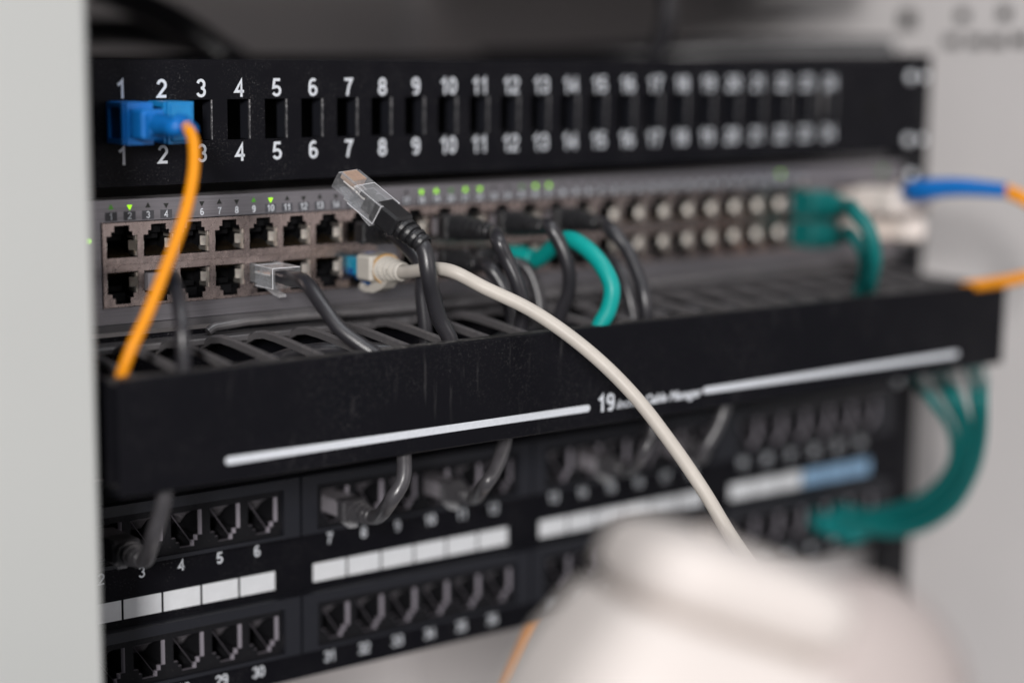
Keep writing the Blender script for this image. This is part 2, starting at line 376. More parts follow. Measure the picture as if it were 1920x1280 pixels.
# body is hollow in front: recess walls of the three port blocks are part of each port
# one port, upper row. local x across, z up, opening centre at 0
U = [(-5.9,-4.0),(5.9,-4.0),(5.9,3.7),(4.1,3.7),(4.1,5.2),(2.9,5.2),(2.9,7.3),(-2.9,7.3),(-2.9,5.2),(-4.1,5.2),(-4.1,3.7),(-5.9,3.7)]
def flip(pts, s_): return [(x, z*s_) for x, z in pts][::s_]
def port_meshes(s_):
    fr = MB()
    xs = [-7.085,-5.9,-4.1,-2.9,2.9,4.1,5.9,7.085]; 
    def q(x0,x1,z0,z1):
        a, b = (z0, z1) if s_ > 0 else (-z1, -z0)
        fr.add([(x0,-0.6,a),(x1,-0.6,a),(x1,-0.6,b),(x0,-0.6,b)], [(0,1,2,3)])
    q(-7.085,-5.9,-6.6,8.3); q(5.9,7.085,-6.6,8.3); q(-5.9,5.9,-6.6,-4.0)
    q(-5.9,-4.1,3.7,8.3); q(4.1,5.9,3.7,8.3); q(-4.1,-2.9,5.2,8.3); q(2.9,4.1,5.2,8.3); q(-2.9,2.9,7.3,8.3)
    fr.walls(flip(U, s_), -0.6, 4.0, back=False)
    fr = fr.mesh('port_shield', 'nickel')
    ins = [(x*0.985, z*0.985) for x, z in U]
    cv = MB().walls(flip(ins, s_), 0.6, 12.5)
    cv.box(-5.6, 2.6, 5.5, 12, *sorted((s_*1.6, s_*3.5)))
    cv.box(-2.6, 2.6, 3.2, 12, *sorted((s_*3.9, s_*6.9)))
    cv = cv.mesh('port_cavity', 'inner_black')
    tb = MB()
    tb.prism([(5.85,0.1),(5.85,4.4),(3.9,2.9),(3.9,2.5)], -1.7, 1.7, ax=2).box(5.45, 5.82, 0.0, 6.5, -3.6, -2.1).box(5.45, 5.82, 0.0, 6.5, 2.1, 3.4)
    tb.prism([(5.87,-0.3),(5.87,1.2),(5.2,0.9)], -3.7, 3.5, ax=2)
    tb.box(-5.8, -5.5, 0.0, 5, -1.4, 1.4)
    tb.box(4.3, 4.75, -0.4, 3.5, *sorted((s_*4.0, s_*5.0)))
    tb = tb.mesh('spring_tab', 'tab_metal')
    g = MB()
    for k in range(8):
        x = -3.6+k*1.02
        g.tube([(x, 1.2, -s_*3.7), (x, 6, -s_*2.0), (x, 9, -s_*1.4)], 0.17, 6)
    return fr, cv, tb, g.mesh('contact_pins', 'gold')
PM = {1: port_meshes(1), -1: port_meshes(-1)}
for c in cen:
    for s_, z in ((1, -64.6), (-1, -77.6)):
        fr, cv, tb, g = PM[s_]
        o = link('port', fr, sw, (c, -0.2, z))
        link('port_cavity', cv, o); link('spring_tab', tb, o); link('contact_pins', g, o)
for g0, p in groups:
    for xa in (g0-7.3, g0+7*p+7.1): MB().box(xa, xa+0.2, -0.7, 1.0, -86.2, -56.0).build('block_edge', 'nickel', sw)
for z in (-55, -86): screw(sw, 236, 0.1, z)
tri_u = MB().prism([(-1.0,-0.8),(1.0,-0.8),(0,1.0)], -0.12, 0)
tri_d = MB().prism([(-1.0,0.8),(0,-1.0),(1.0,0.8)], -0.12, 0)
tm = {}
lit = {2:2, 10:2, 18:2, 19:2, 21:2, 22:2, 26:2, 27:2, 46:2, 1:1, 9:1, 16:1, 20:1, 25:1}
for i in range(48):
    g0, p = groups[i//16]; x = g0-p/4+(i % 16)*p/2
    n = i+1; k = lit.get(n, 0); key = (n % 2, k)
    if key not in tm: tm[key] = (tri_u if n % 2 else tri_d).mesh('port_lamp', ('led_dark', 'led_dim', 'led_green')[k])
    link('port_lamp', tm[key], sw, (x, -0.05, -50.7 if n % 2 else -51.1))
    if not 5 <= n <= 9:
        link('number_tag', tm.setdefault('tag', MB().box(-2.3, 2.3, -0.03, 0, -1.55, 1.55).mesh('number_tag', 'led_plate')), sw, (x, 0, -54.1))
    number(str(n), 2.5, sw, (x, -0.10, -54.1))
MB().tube([(0,0.1,0),(0,-0.4,0)], 1.0, 12).build('system_lamp', 'led_green', sw, (-192.7, -1.0, -62.0))
MB().tube([(0,0.1,0),(0,-0.4,0)], 1.3, 12).build('system_lamp', 'led_dim', sw, (215, -0.1, -52))
for z0, z1 in ((-70.5, -58.8), (-83.2, -71.6)):
    for x in (184.0, 204.8):
        c_ = MB(); plate(c_, x, x+20.4, z0, z1, -2.0, 0.8, [(x+1, x+19.4, z0+1, z1-1)]); c_.build('module_cage', 'nickel', sw)

# ================================================================ CABLE MANAGER (slotted duct with a front cover)
cm = thing('cable_manager', 'black horizontal cable duct with ribbed fingers and a long scuffed front cover lettered 19', 'cable manager')
DY = -72.4; CT = -97.5; CB = -135.1
MB().box(-241, 241, -0.5, 1.5, -140, -96.6, 0.3).build('back_plate', 'black_steel', cm)
for x0, x1 in ((-217, -213), (214, 218)): MB().box(x0, x1, -64, -1, -133, -99, 0.8).build('end_bracket', 'cover_black', cm)
cv_ = MB(); cv_.box(-217.5, 219.3, DY, DY+2.2, CB, CT, 0.5); cv_.box(-217.4, 219.2, DY+2.4, DY+7.5, CB+0.1, CB+1.9, 0.3)
cv_.build('front_cover', 'cover_black', cm)
MB().box(-217.4, 219.2, DY+2.3, DY+7.5, CT-1.9, CT-0.15, 0.3).build('cover_lip', 'duct_dusty', cm)
MB().box(-215, 216, -12, -0.7, -100.5, -98.0, 0.5).build('upper_ledge', 'rib_black', cm)
MB().tube(spline([(-150,-6,-96.8),(-147,-6,-95.2),(-60,-6,-95.2),(60,-6,-95.2),(214,-6,-95.2)], 4), 1.7, 12).build('ledge_rail', 'rib_black', cm)
MB().box(-215, 216, DY+9, -0.8, -134, -132).build('duct_floor', 'duct_dusty', cm)
MB().box(-215, 216, DY+9, -20, -110.5, -108.8).build('duct_shelf', 'duct_dusty', cm)
def finger(z, s_=1):
    mb = MB(); n = 9; pts = []
    prof = [(-9, -2.6), (-13, -0.8), (-17, 0.9), (-23, 1.9), (-31, 1.7), (-43, 0.8), (-55, -0.3), (-64.5, -1.1)]
    for a, b in zip(prof[:-1], prof[1:]): pass
    top = prof; bot = [(y, d-3.0) for y, d in prof]
    vs = []; fs = []
    for x, sh in ((-0.75, -0.75), (-0.3, 0), (0.3, 0), (0.75, -0.75)):
        vs += [(x, y, (d+sh)) for y, d in top]
    k = len(prof)
    for a in range(3):
        for i in range(k-1): fs.append((a*k+i, a*k+i+1, (a+1)*k+i+1, (a+1)*k+i))
    mb.add(vs, fs, True)
    mb.add([(-0.75, y, d-0.75) for y, d in top]+[(-0.75, y, d) for y, d in bot], [(i+1, i, k+i, k+i+1) for i in range(k-1)])
    mb.add([(0.75, y, d-0.75) for y, d in top]+[(0.75, y, d) for y, d in bot], [(i, i+1, k+i+1, k+i) for i in range(k-1)])
    mb.add([(x, y, d) for x in (-0.75, 0.75) for y, d in bot], [(i, k+i, k+i+1, i+1) for i in range(k-1)])
    return mb.mesh('finger', 'rib_black')
fm = finger(0)
x = -206.8
while x < 214:
    link('finger', fm, cm, (x, 0, -97.0)); link('finger', fm, cm, (x+0.2, 0, -131.5)); x += 17.6
def capsule(x0, x1, z, r):
    pts = arc(x0+r, z, r, r, 270, 90, 8)+arc(x1-r, z, r, r, 90, -90, 8)
    mb = MB(); mb.add([(a, DY-0.06, b) for a, b in pts], [tuple(range(len(pts)))]); return mb
capsule(-180.2, -25.6, -127.9, 1.35).build('printed_stripe', 'print_white', cm)
capsule(32.5, 187.5, -127.6, 1.35).build('printed_stripe', 'print_white', cm)
o = digits('19', 6.6, 0, 0.20, 0.66).build('printed_number', 'print_white', cm, (-17.6, DY-0.06, -127.0))
def text_obj(txt, size, parent, loc, m_, shear=0.0, offs=0.0, sx=1.0):
    cu = bpy.data.curves.new('t', 'FONT'); cu.body = txt; cu.size = size*MM; cu.shear = shear; cu.offset = offs*MM; cu.resolution_u = 3
    t = bpy.data.objects.new('t', cu); COL.objects.link(t)
    bpy.context.view_layer.update()
    me = bpy.data.meshes.new_from_object(t.evaluated_get(bpy.context.evaluated_depsgraph_get()))
    bpy.data.objects.remove(t)
    me.transform(Matrix.Rotation(math.pi/2, 4, 'X') @ Matrix.Diagonal((sx, 1, 1, 1)))
    me.materials.clear(); me.materials.append(M[m_])
    return link('printed_lettering', me, parent, loc)
text_obj('inches Cable Manager', 5.0, cm, (-12.6, DY-0.06, -129.6), 'print_white', 0.35, 0.17, 0.99)
hr = MB()
hr.tube([(-217.9-0.2, -30, -117), (-218.6, -30, -117)], 9, 24); hr.build('end_hole_plug', 'grey_plastic', cm, (-8.2, 0, 0))

# ================================================================ COPPER PATCH PANEL (48 jacks in blocks of six)
pp = thing('copper_patch_panel', 'black two-row panel of numbered jacks with white label strips, lowest in the rack', 'patch panel')
BX = 111.5
f_ = MB(); plate(f_, -241, 241, -237.0, -148, 0, 2.0, [((b-1.5)*BX-49, (b-1.5)*BX+49, zc-9.5, zc+7.5) for b in range(4) for zc in (-167.4, -213.9)]); f_.build('face_plate', 'black_steel', pp)
for z in (-155, -231): screw(pp, 232.5, -0.1, z); screw(pp, -232.5, -0.1, z)
PIT = 15.903; BX = 111.5
J = [(-5.8,5.0),(-5.8,-4.4),(-3.9,-4.4),(-3.9,-6.2),(-2.5,-6.2),(-2.5,-8.2),(2.5,-8.2),(2.5,-6.2),(3.9,-6.2),(3.9,-4.4),(5.8,-4.4),(5.8,5.0)]
YJ = -3.6
def jack_mesh():
    a = MB(); w = PIT/2; zb, zt = -10.0, 7.9; g = 0.9      # g: width of the slanted lip on the right-hand walls
    def q(x0,x1,z0,z1): a.add([(x0,YJ,z0),(x1,YJ,z0),(x1,YJ,z1),(x0,YJ,z1)], [(0,1,2,3)])
    F = [(x+g if x > 0 else x, z) for x, z in J]
    q(-w,-5.8,zb,zt); q(5.8+g,w,zb,zt); q(-5.8,5.8+g,5.0,zt); q(-5.8,5.8+g,zb,-8.2)
    q(3.9+g,5.8+g,-8.2,-4.4); q(2.5+g,3.9+g,-8.2,-6.2); q(-5.8,-3.9,-8.2,-4.4); q(-3.9,-2.5,-8.2,-6.2)
    J2 = J[::-1]; a.walls(J2, YJ+1.4, 11.0)
    return a.mesh('jack', 'jack_plastic')
def lip_mesh():
    a = MB(); g = 0.9
    for x, z0, z1 in ((5.8,-4.4,5.0),(3.9,-6.2,-4.4),(2.5,-8.2,-6.2)):
        a.add([(x+g,YJ,z0),(x+g,YJ,z1),(x+g*0.45,YJ+0.35,z1),(x+g*0.45,YJ+0.35,z0),(x,YJ+1.4,z1),(x,YJ+1.4,z0)], [(0,1,2,3),(3,2,4,5)], True)
    for x, z in ((5.8,-4.4),(3.9,-6.2)):
        a.add([(x+g-1.9 if x>5 else x+g-1.4,YJ,z),(x+g,YJ,z),(x,YJ+1.4,z),(x-1.9,YJ+1.4,z)], [(0,1,2,3)])
    a.add([(-5.8,YJ,5.0),(6.7,YJ,5.0),(5.8,YJ+1.4,5.0),(-5.8,YJ+1.4,5.0)], [(3,2,1,0)])
    a.walls([(-5.8,5.0),(-5.8,-4.4),(-3.9,-4.4),(-3.9,-6.2),(-2.5,-6.2),(-2.5,-8.2),(3.4,-8.2)][::-1], YJ, YJ+1.4, back=False); 
    return a.mesh('jack_lip', 'lip_highlight')
jm = jack_mesh(); lm = lip_mesh()
pins = MB()
for k in range(8): pins.tube([(-3.5+k, -1.0, 4.4), (-3.5+k, 3, 2.4), (-3.5+k, 8, -1.8)], 0.22, 6)
pins = pins.mesh('contact_pins', 'grey_plastic')
blk = None
for row, zc in ((0, -167.4), (1, -213.9)):
    for b in range(4):
        bc = (b-1.5)*BX
        if blk is None:
            f_ = MB(); plate(f_, -55.2, 55.2, -11.2, 11.7, -5.6, 0.0, [(-48.4, 48.4, -9.8, 7.8)])
            blk = f_.mesh('jack_block', 'block_plastic')
        o = link('jack_block', blk, pp, (bc, -0.1, zc))
        for k in range(6):
            link('jack', jm, o, ((k-2.5)*PIT, 0, 0)); link('jack_lip', lm, o, ((k-2.5)*PIT, 0, 0)); link('contact_pins', pins, o, ((k-2.5)*PIT, 0, 0))
            number(str(row*24+b*6+k+1), 4.4, pp, (bc+(k-2.5)*PIT, -0.08, -183.3 if row == 0 else -230.8))
lab_m = {}
for b in range(4):
    for k in range(6):
        x = (b-1.5)*BX+(k-2.5)*PIT
        mt_ = 'paper_blue' if (b == 3 and k > 2) else 'paper_white'
        if mt_ not in lab_m: lab_m[mt_] = MB().box(-7.5, 7.5, -0.18, -0.03, -3.65, 3.65).mesh('paper_label', mt_)
        o = link('paper_label', lab_m[mt_], pp, (x, 0, -195.9))
        if mt_ == 'paper_blue' and k == 3: o['label'] = 'pale blue paper label'

# ================================================================ CABLES AND PLUGS
def axes_to_quat(X, Y, Z):
    return Matrix((X, Y, Z)).transposed().to_quaternion()
# plug local frame: y = from the tip to the rear, x = across, z = up on the contact side (latch below)
def clear_plug(t, M4, detail=True, mat_='clear', length=21.5):
    a = MB()
    a.prism([(-5.85,-6.3),(5.85,-6.3),(5.85,-0.4),(5.3,0),(-5.3,0),(-5.85,-0.4)], 0.0, 8.6)
    # rear half: hollow shell
    out = [(-5.85,-7.4),(5.85,-7.4),(5.85,0.2),(-5.85,0.2)]; inn = [(-4.6,-6.4),(4.6,-6.4),(4.6,-0.9),(-4.6,-0.9)]
    vs = [(x, y, z) for y in (8.8, length) for x, z in out]+[(x, y, z) for y in (9.8, length) for x, z in inn]
    fs = [(0,1,2,3)]+[((i+1)%4, i, 4+i, 4+(i+1)%4) for i in range(4)]
    fs += [(11,10,9,8)]+[(8+i, 8+(i+1)%4, 12+(i+1)%4, 12+i) for i in range(4)]
    fs += [(4+(i+1)%4, 4+i, 12+i, 12+(i+1)%4) for i in range(4)]
    a.add(vs, fs)
    for x in (-4.9, 4.9): a.box(x-0.5, x+0.5, 1.0, 8.4, 0.05, 0.55)
    a.xform(M4); o = bevel(a.build('plug_body', mat_, t), 0.28)
    l = MB(); l.prism([(1.0,-6.4),(1.0,-7.2),(9,-8.9),(15,-10.6),(18.6,-11.1),(18.6,-9.9),(15,-9.5),(9,-7.7),(3.5,-6.4)], -1.6, 1.6, ax=0)
    l.box(-3.0, 3.0, 5.0, 9.0, -8.6, -7.5)
    l.xform(M4); bevel(l.build('latch', 'clear_latch', t), 0.15)
    ed = MB()  # thin pale rods that draw the glints on the plug edges
    for x in (-5.6, 5.6): ed.tube([(x, 8.7, 0.12), (x, length, 0.12)], 0.12, 6)
    ed.tube([(-5.7, 8.7, 0.1), (5.7, 8.7, 0.1)], 0.16, 6).tube([(-5.7, length-0.1, 0.1), (5.7, length-0.1, 0.1)], 0.18, 6).tube([(5.7, 8.7, -7.3), (5.7, length, -7.3)], 0.16, 6).tube([(5.7, length-0.1, 0.1), (5.7, length-0.1, -7.3)], 0.18, 6)
    ed.tube([(-5.4, 0.15, -0.2), (5.4, 0.15, -0.2)], 0.15, 6)
    ed.xform(M4); ed.build('plug_edge_glints', 'edge_glint', t)
    if detail:
        c = MB()
        for k in range(8): c.box(-3.75+k*1.02, -3.22+k*1.02, 0.7, 6.2, -2.2, 0.42)
        c.xform(M4); c.build('contact_pins', 'copper', t)
        for k in range(8):
            w = MB(); w.tube([(-3.53+k*1.02, 2.5, -3.2+0.7*(k%2)), (-3.53+k*1.02, 8, -3.2+0.6*(k%2)), (-2.6+k*0.75, 12, -3.4), (-2.0+k*0.55, 15.5, -3.6)], 0.42, 8)
            w.xform(M4); w.build('wire', ('wire_orange','wire_white','wire_dark','wire_white')[k % 4], t)
        bar = MB().box(-3.6, 3.6, 10.4, 12.4, -2.6, -1.0).box(-4.3, 4.3, 13.6, 20.0, -6.2, -1.3); bar.xform(M4); bar.build('strain_relief', 'boot_black', t)
def boot(t, M4, m_, y0, y1, y2, r, flat=(11.4, 8.0), zc=-3.6, rings=4, name='boot', taper=0.42):
    """boxy sleeve y0..y1 then ringed neck y1..y2 ending on radius r"""
    a = MB(); w, h = flat
    a.box(-w/2, w/2, y0, y1, zc-h/2, zc+h/2, 0.9)
    n = 18; R0 = min(w, h)/2*1.04
    prof = []
    L_ = (y2-y1)/rings
    for i in range(rings):
        f0 = 1-(i/rings)*taper; ra = max(r*1.18, R0*f0)
        ya = y1+i*L_
        prof += [(ya+0.02*L_, ra*0.76), (ya+0.32*L_, ra*0.76), (ya+0.36*L_, ra*1.02), (ya+0.50*L_, ra*1.05), (ya+0.90*L_, ra*0.99), (ya+0.96*L_, ra*0.78)]
    prof += [(y2, r*1.12), (y2+0.3, r*1.0)]
    vs = []; fs = []
    for y, rr in prof:
        kx = 1+0.30*max(0, 1-(y-y1)/(y2-y1))
        for k in range(n):
            t_ = 2*math.pi*k/n; vs.append((rr*kx*math.cos(t_), y, zc+rr*math.sin(t_)))
    for i in range(len(prof)-1):
        for k in range(n): fs.append((i*n+k, (i+1)*n+k, (i+1)*n+(k+1) % n, i*n+(k+1) % n))
    fs.append(tuple(range(n))); a.add(vs, fs)
    # bridges that tie the rings together
    for sx in (-1, 1): a.box(sx*R0*0.75-0.6, sx*R0*0.75+0.6, y1, y1+(y2-y1)*0.72, zc-1.0, zc+1.0)
    a.xform(M4); return a.build(name, m_, t)
def cable(t, pts, r, m_, k=10, name='cable', n=16):
    return MB().tube(spline(pts, k), r, n).build(name, m_, t)
def port_frame_matrix(x, y, z, up_=1, lift=0.0, side=0.0):
    """plug pushed into a port at (x,y,z): its rear points out of the rack"""
    Y = Vector((side, -1, lift)).normalized(); Z = Vector((0, 0, up_)); Z = (Z-Y*Z.dot(Y)).normalized(); X = Y.cross(Z)
    m_ = Matrix((X, Y, Z)).transposed().to_4x4(); m_.translation = Vector((x, y, z)); return m_
def tp(M4, y, z=-3.6, x=0): return tuple(M4 @ Vector((x, y, z)))

# --- the loose plug in focus
HX, HY, HZ = Vector((-0.9338,-0.3553,-0.0416)).normalized(), Vector((0.3209,-0.7807,-0.5362)).normalized(), Vector((0.158,-0.5141,0.8431)).normalized()
hp = thing('patch_cable', 'black cord whose clear plug hangs loose before the switch, tip pointing up left', 'network cable')
H = Matrix((HX, HY, HZ)).transposed().to_4x4()
H.translation = Vector((-108.61,-35.01,-38.40))
clear_plug(hp, H)
boot(hp, H, 'boot_black', 18.0, 29.5, 40.5, 3.0, flat=(10.4, 7.8), zc=-3.6, rings=4, taper=0.16)
e = Vector(tp(H, 38.0, -3.6)); e2 = Vector(tp(H, 42.0, -3.8))
cable(hp, [e-HY*5, e, e2+Vector((-0.8,0.3,-1.2)), (-96.1, -67.1, -72.7), (-92.1, -64.3, -81.4), (-88.2, -62.8, -90.2), (-84.2, -63.5, -97.5), (-80.9, -63.2, -108.6)], 2.95, 'black_jacket')

# --- cords plugged into the switch (upper row: latch side up -> contacts down)
def switch_cord(col, row, label, pts, r, jm_, bm_, plug=True, l0=3.0, l1=12.0, l2=25.0, group=None, rings=5, side=0.0, lift=0.0, flat=(10.6, 8.2)):
    t = thing('patch_cable', label, 'network cable', group=group)
    z = -64.6-3.3 if row == 0 else -77.6+3.3
    M4 = port_frame_matrix(cen[col], 9.0, z, -1 if row == 0 else 1, lift, side)
    if plug: a = MB(); a.box(-5.6, 5.6, 0, 11.5, -6.4, -0.2); a.xform(M4); a.build('plug_body', 'grey_plastic', t)
    boot(t, M4, bm_, 9+l0, 9+l1, 9+l2, r, flat=flat, zc=-3.5, rings=rings)
    cable(t, [tp(M4, 9+l2-2, -3.5), tp(M4, 9+l2+1.5, -3.5)]+pts, r, jm_)
    return t
switch_cord(7, 0, 'black cord behind the loose clear plug, dropping close beside its cable', [(-78.5, -37.6, -74.7), (-78.1, -37.4, -84.6), (-77.1, -38.1, -97.0), (-76.4, -38.1, -106.7)], 2.7, 'black_jacket', 'boot_black', plug=False, l0=4, l1=11, l2=22)
switch_cord(9, 0, 'black cord just right of the loose plug, upper of the two whose boots stack there', [(-54.1, -52.0, -65.3), (-51.6, -54.0, -71.8), (-48.6, -56.8, -80.7), (-45.9, -56.9, -89.8), (-45.3, -55.1, -97.5), (-44.6, -52.7, -107.7)], 2.75, 'black_jacket', 'boot_black', l1=10, l2=31, flat=(11.6, 9.8), rings=6)
switch_cord(9, 1, 'black cord just right of the loose plug, lower of the two whose boots stack there', [(-47.0, -36.8, -76.9), (-44.6, -41.1, -82.7), (-42.1, -43.6, -91.7), (-40.4, -44.2, -101.0), (-39.6, -44.0, -109.3)], 2.6, 'black_jacket', 'boot_black', l1=8, l2=23, flat=(11, 9.2), rings=5)
switch_cord(11, 0, 'black cord arching down in front of the short teal boot', [(-23.6, -44.1, -62.1), (-21.6, -48.2, -68.2), (-19.2, -50.6, -77.3), (-17.5, -48.8, -86.9), (-18.4, -45.0, -96.6), (-18.5, -42.0, -107.4)], 2.75, 'black_jacket', 'boot_black', l1=9, l2=28, flat=(11.6, 9.6), rings=6)
switch_cord(13, 0, 'black cord arching over the teal cable, farthest right of the black ones', [(6.3, -44.6, -64.5), (8.7, -51.9, -71.7), (9.8, -58.8, -82.5), (9.4, -62.6, -90.4), (10.2, -63.0, -98.4), (14.4, -58.0, -110.4)], 2.75, 'black_jacket', 'boot_black', l1=9, l2=28, flat=(11.6, 9.6), rings=6)
switch_cord(13, 1, 'thin looking black cord dropping between the teal cable and the outer black arc', [(16.0, -35.9, -79.0), (15.2, -42.9, -84.6), (15.2, -47.1, -92.7), (15.7, -49.2, -101.0), (15.1, -50.9, -111.4)], 2.4, 'black_jacket', 'boot_black', l2=18)
switch_cord(10, 1, 'dark cord mostly hidden behind the stacked boots', [(-20.0, -24.9, -79.9), (-17.4, -28.6, -88.1), (-17.0, -30.6, -96.4), (-18.5, -32.1, -108.8)], 2.5, 'black_jacket', 'boot_black', l2=18)
# teal cord in the middle
switch_cord(11, 1, 'teal cord with a ribbed boot curving down into the duct amid black cords', [(-16.0, -45.9, -67.3), (-15.3, -56.0, -69.8), (-14.0, -64.7, -76.2), (-13.3, -69.3, -83.8), (-14.4, -68.9, -91.9), (-17.0, -66.9, -98.5), (-18.8, -65.0, -108.4)], 3.3, 'teal_jacket', 'teal_jacket', l2=22)
# teal pair at the right end
switch_cord(23, 0, 'teal cord from the last upper port beside the beige modules, bending down into the duct', [(120.3, -68.0, -61.2), (120.7, -76.2, -68.3), (124.1, -77.3, -79.6), (131.4, -69.7, -89.9), (139.6, -60.9, -97.2), (146.7, -53.4, -109.2)], 3.2, 'teal_shaded', 'teal_shaded', l1=17, l2=30, flat=(13,12))
switch_cord(23, 1, 'teal cord from the last lower port, running behind the other teal one', [(133.7, -55.2, -73.2), (134.1, -61.9, -79.4), (138.5, -59.7, -89.2), (143.4, -52.8, -99.6), (147.1, -48.0, -112.2)], 2.9, 'teal_shaded', 'teal_shaded', l1=17, l2=28, flat=(13,12))

# dark grey cord at the left, near the orange one
t = thing('patch_cable', 'dark grey blurred cord hanging straight down right of the orange fibre', 'network cable')
M4 = port_frame_matrix(cen[1], 9, -77.6+3.3, 1)
a = MB(); a.box(-5.6, 5.6, 0, 12, -6.4, -0.2); a.xform(M4); a.build('plug_body', 'grey_plastic', t)
cable(t, [tp(M4, 8, -3.5), tp(M4, 20, -3.5), (-181.2, -39.5, -71.2), (-187.6, -56.0, -76.0), (-190.8, -64.4, -85.1), (-190.9, -65.6, -97.5), (-190.0, -63.7, -109.8)], 2.5, 'black_jacket')

# clear plug in the lower row, its cable dropping right
t = thing('patch_cable', 'black cord with a clear plug in the lower port row, sloping into the duct', 'network cable')
M4 = port_frame_matrix(cen[4], 4.5, -77.6+3.3, 1)
clear_plug(t, M4, detail=False)
for k in range(8):
    w = MB(); w.tube([(-3.3+k*0.95, 5.0, -3.0), (-2.8+k*0.8, 12, -3.3), (-0.8+k*0.24, 16.0, -3.6)], 0.42, 8); w.xform(M4); w.build('wire', ('wire_orange','wire_white')[k % 2], t)
cable(t, [tp(M4, 14.5, -3.3), tp(M4, 19, -3.4), tp(M4, 24, -3.6), (-130.2, -41.7, -76.8), (-129.6, -51.1, -83.3), (-127.3, -58.2, -90.6), (-123.1, -63.8, -95.5), (-117.3, -69.3, -100.6)], 2.7, 'black_jacket')

# white cord
t = thing('patch_cable', 'thick cream cord with a blue plug and beige boot, sweeping across the duct cover', 'network cable')
M4 = port_frame_matrix(cen[7]-0.5, 4.0, -77.6+3.6, 1)
a = MB(); a.box(-5.8, 5.8, -2, 13.0, -6.4, 0.1, 0.3); a.xform(M4); a.build('plug_body', 'aqua', t)
a = MB(); a.box(-5.9, 5.9, 5.2, 9.5, -6.6, -4.0, 0.2).box(-6.0, -2.6, 4.0, 6.6, -1.5, 1.0, 0.2); a.prism([(3,-6.5),(3,-7.2),(13,-9.8),(15,-9.8),(15,-9.0),(12,-8.4),(7,-6.5)], -3.0, 3.0, ax=0); a.xform(M4); a.build('latch', 'deep_blue', t)
boot(t, M4, 'boot_white', 11.5, 21.5, 34.0, 3.0, flat=(12.4, 9.6), zc=-3.2, rings=5)
a = MB(); a.tube([(0,22.4,-3.2),(0,23.6,-3.2)], 5.75, 20); a.xform(M4 @ Matrix.Diagonal((1.1,1,1,1))); a.build('boot_band', 'amber', t)
hk = MB(); hk.prism([(9.5,-9.6),(8.0,-11.0),(8.8,-12.2),(12,-12.9),(18,-12.6),(24,-10.4),(27.5,-7.6),(22,-7.6),(17,-8.6),(15,-10.6),(12.5,-11.2),(10.8,-10.6),(10.6,-9.6)][::-1], -2.6, 2.6, ax=0); hk.xform(M4); hk.build('latch_guard', 'boot_white', t)
cable(t, [tp(M4, 31, -3.2), tp(M4, 35, -3.2), (-81.0, -58.5, -73.7), (-71.3, -67.3, -79.8), (-59.6, -80.4, -87.6), (-47.0, -95.4, -100.5), (-36.9, -108.8, -115.3), (-27.6, -119.6, -132.5), (-20.0, -128.8, -148.9), (-15.3, -138.0, -163.6), (-21.5, -161.1, -174.5), (-44.1, -195.6, -178.2)], 2.5, 'white_jacket', 12)

# orange fibre with blue SC connectors
def adapter(n, label, m_):
    t = thing('fibre_adapter', label, 'adapter', (fx(n), 0, -21.35), group='blue adapters in the fibre panel')
    a = MB(); plate(a, -4.9, 4.9, -7.2, 7.2, -14.5, 8, [(-3.7, 3.7, -4.9, 4.9)] if n == 1 else [])
    if n == 2: a.box(-3.9, 4.2, -15.3, -14.6, -6.4, 6.4, 0.4)
    a.build('housing', m_, t)
    a = MB(); a.box(-6.0, -4.95, -13.4, -1.2, -7.0, -5.4).box(-6.0, -4.95, -13.4, -1.2, 5.4, 7.0).box(-6.0, -4.95, -2.6, -1.2, -5.3, 5.3).box(-6.0, -4.95, -13.4, -12.0, -5.3, 5.3); a.build('side_frame', m_, t)
    a = MB(); a.box(-4.98, -4.92, -12, -2.8, -5.2, 5.2); a.build('side_recess', 'dark_blue', t)
    return t
adapter(1, 'blue adapter in opening 1, holding the blue plug of the orange fibre', 'blue_plastic')
a2 = adapter(2, 'lighter blue adapter in opening 2, partly behind the fibre plug', 'light_blue')
a = MB(); a.box(-6.1, -5.0, -11, -8, -4.6, -2.8).box(-6.1, -5.0, -11, -8, 2.8, 4.6); a.build('clip_window', 'dark_blue', a2)
t = thing('fibre_cable', 'orange fibre cord with a blue plug in opening 1, drooping in front into the duct', 'fibre cable')
M4 = port_frame_matrix(fx(1), 4, -17.8, 1, 0.0, 0.02)
a = MB(); a.box(-3.6, 3.6, 0, 22, -8.2, 1.1, 0.4).box(-4.4, 4.4, 19.5, 28, -8.6, 1.5, 0.8).box(-3.3, 3.3, 28, 31, -7.0, -0.1, 0.6); a.xform(M4); a.build('connector', 'blue_plastic', t)
bp_ = spline([tp(M4, 30, -3.5), tp(M4, 36, -3.5), tp(M4, 43, -3.7), (-176.2, -37.9, -19.9), (-176.6, -45.7, -22.4)], 8)
rr = [2.7-1.0*i/(len(bp_)-1)+(0.0 if i % 2 else 0.45) for i in range(len(bp_))]
MB().tube(bp_, [x*1.25 for x in rr], 16).build('boot', 'blue_plastic', t)
cable(t, [(-177.0, -43.9, -20.9), (-177.2, -48.5, -25.2), (-179.1, -52.5, -33.2), (-182.5, -55.6, -42.4), (-187.8, -58.8, -53.1), (-195.0, -61.1, -66.2), (-202.3, -63.2, -79.1), (-208.7, -64.3, -89.6), (-211.7, -62.6, -98.9), (-211.5, -57.4, -110.1), (-208.1, -52.3, -122.0)], 1.95, 'orange_jacket', 12)

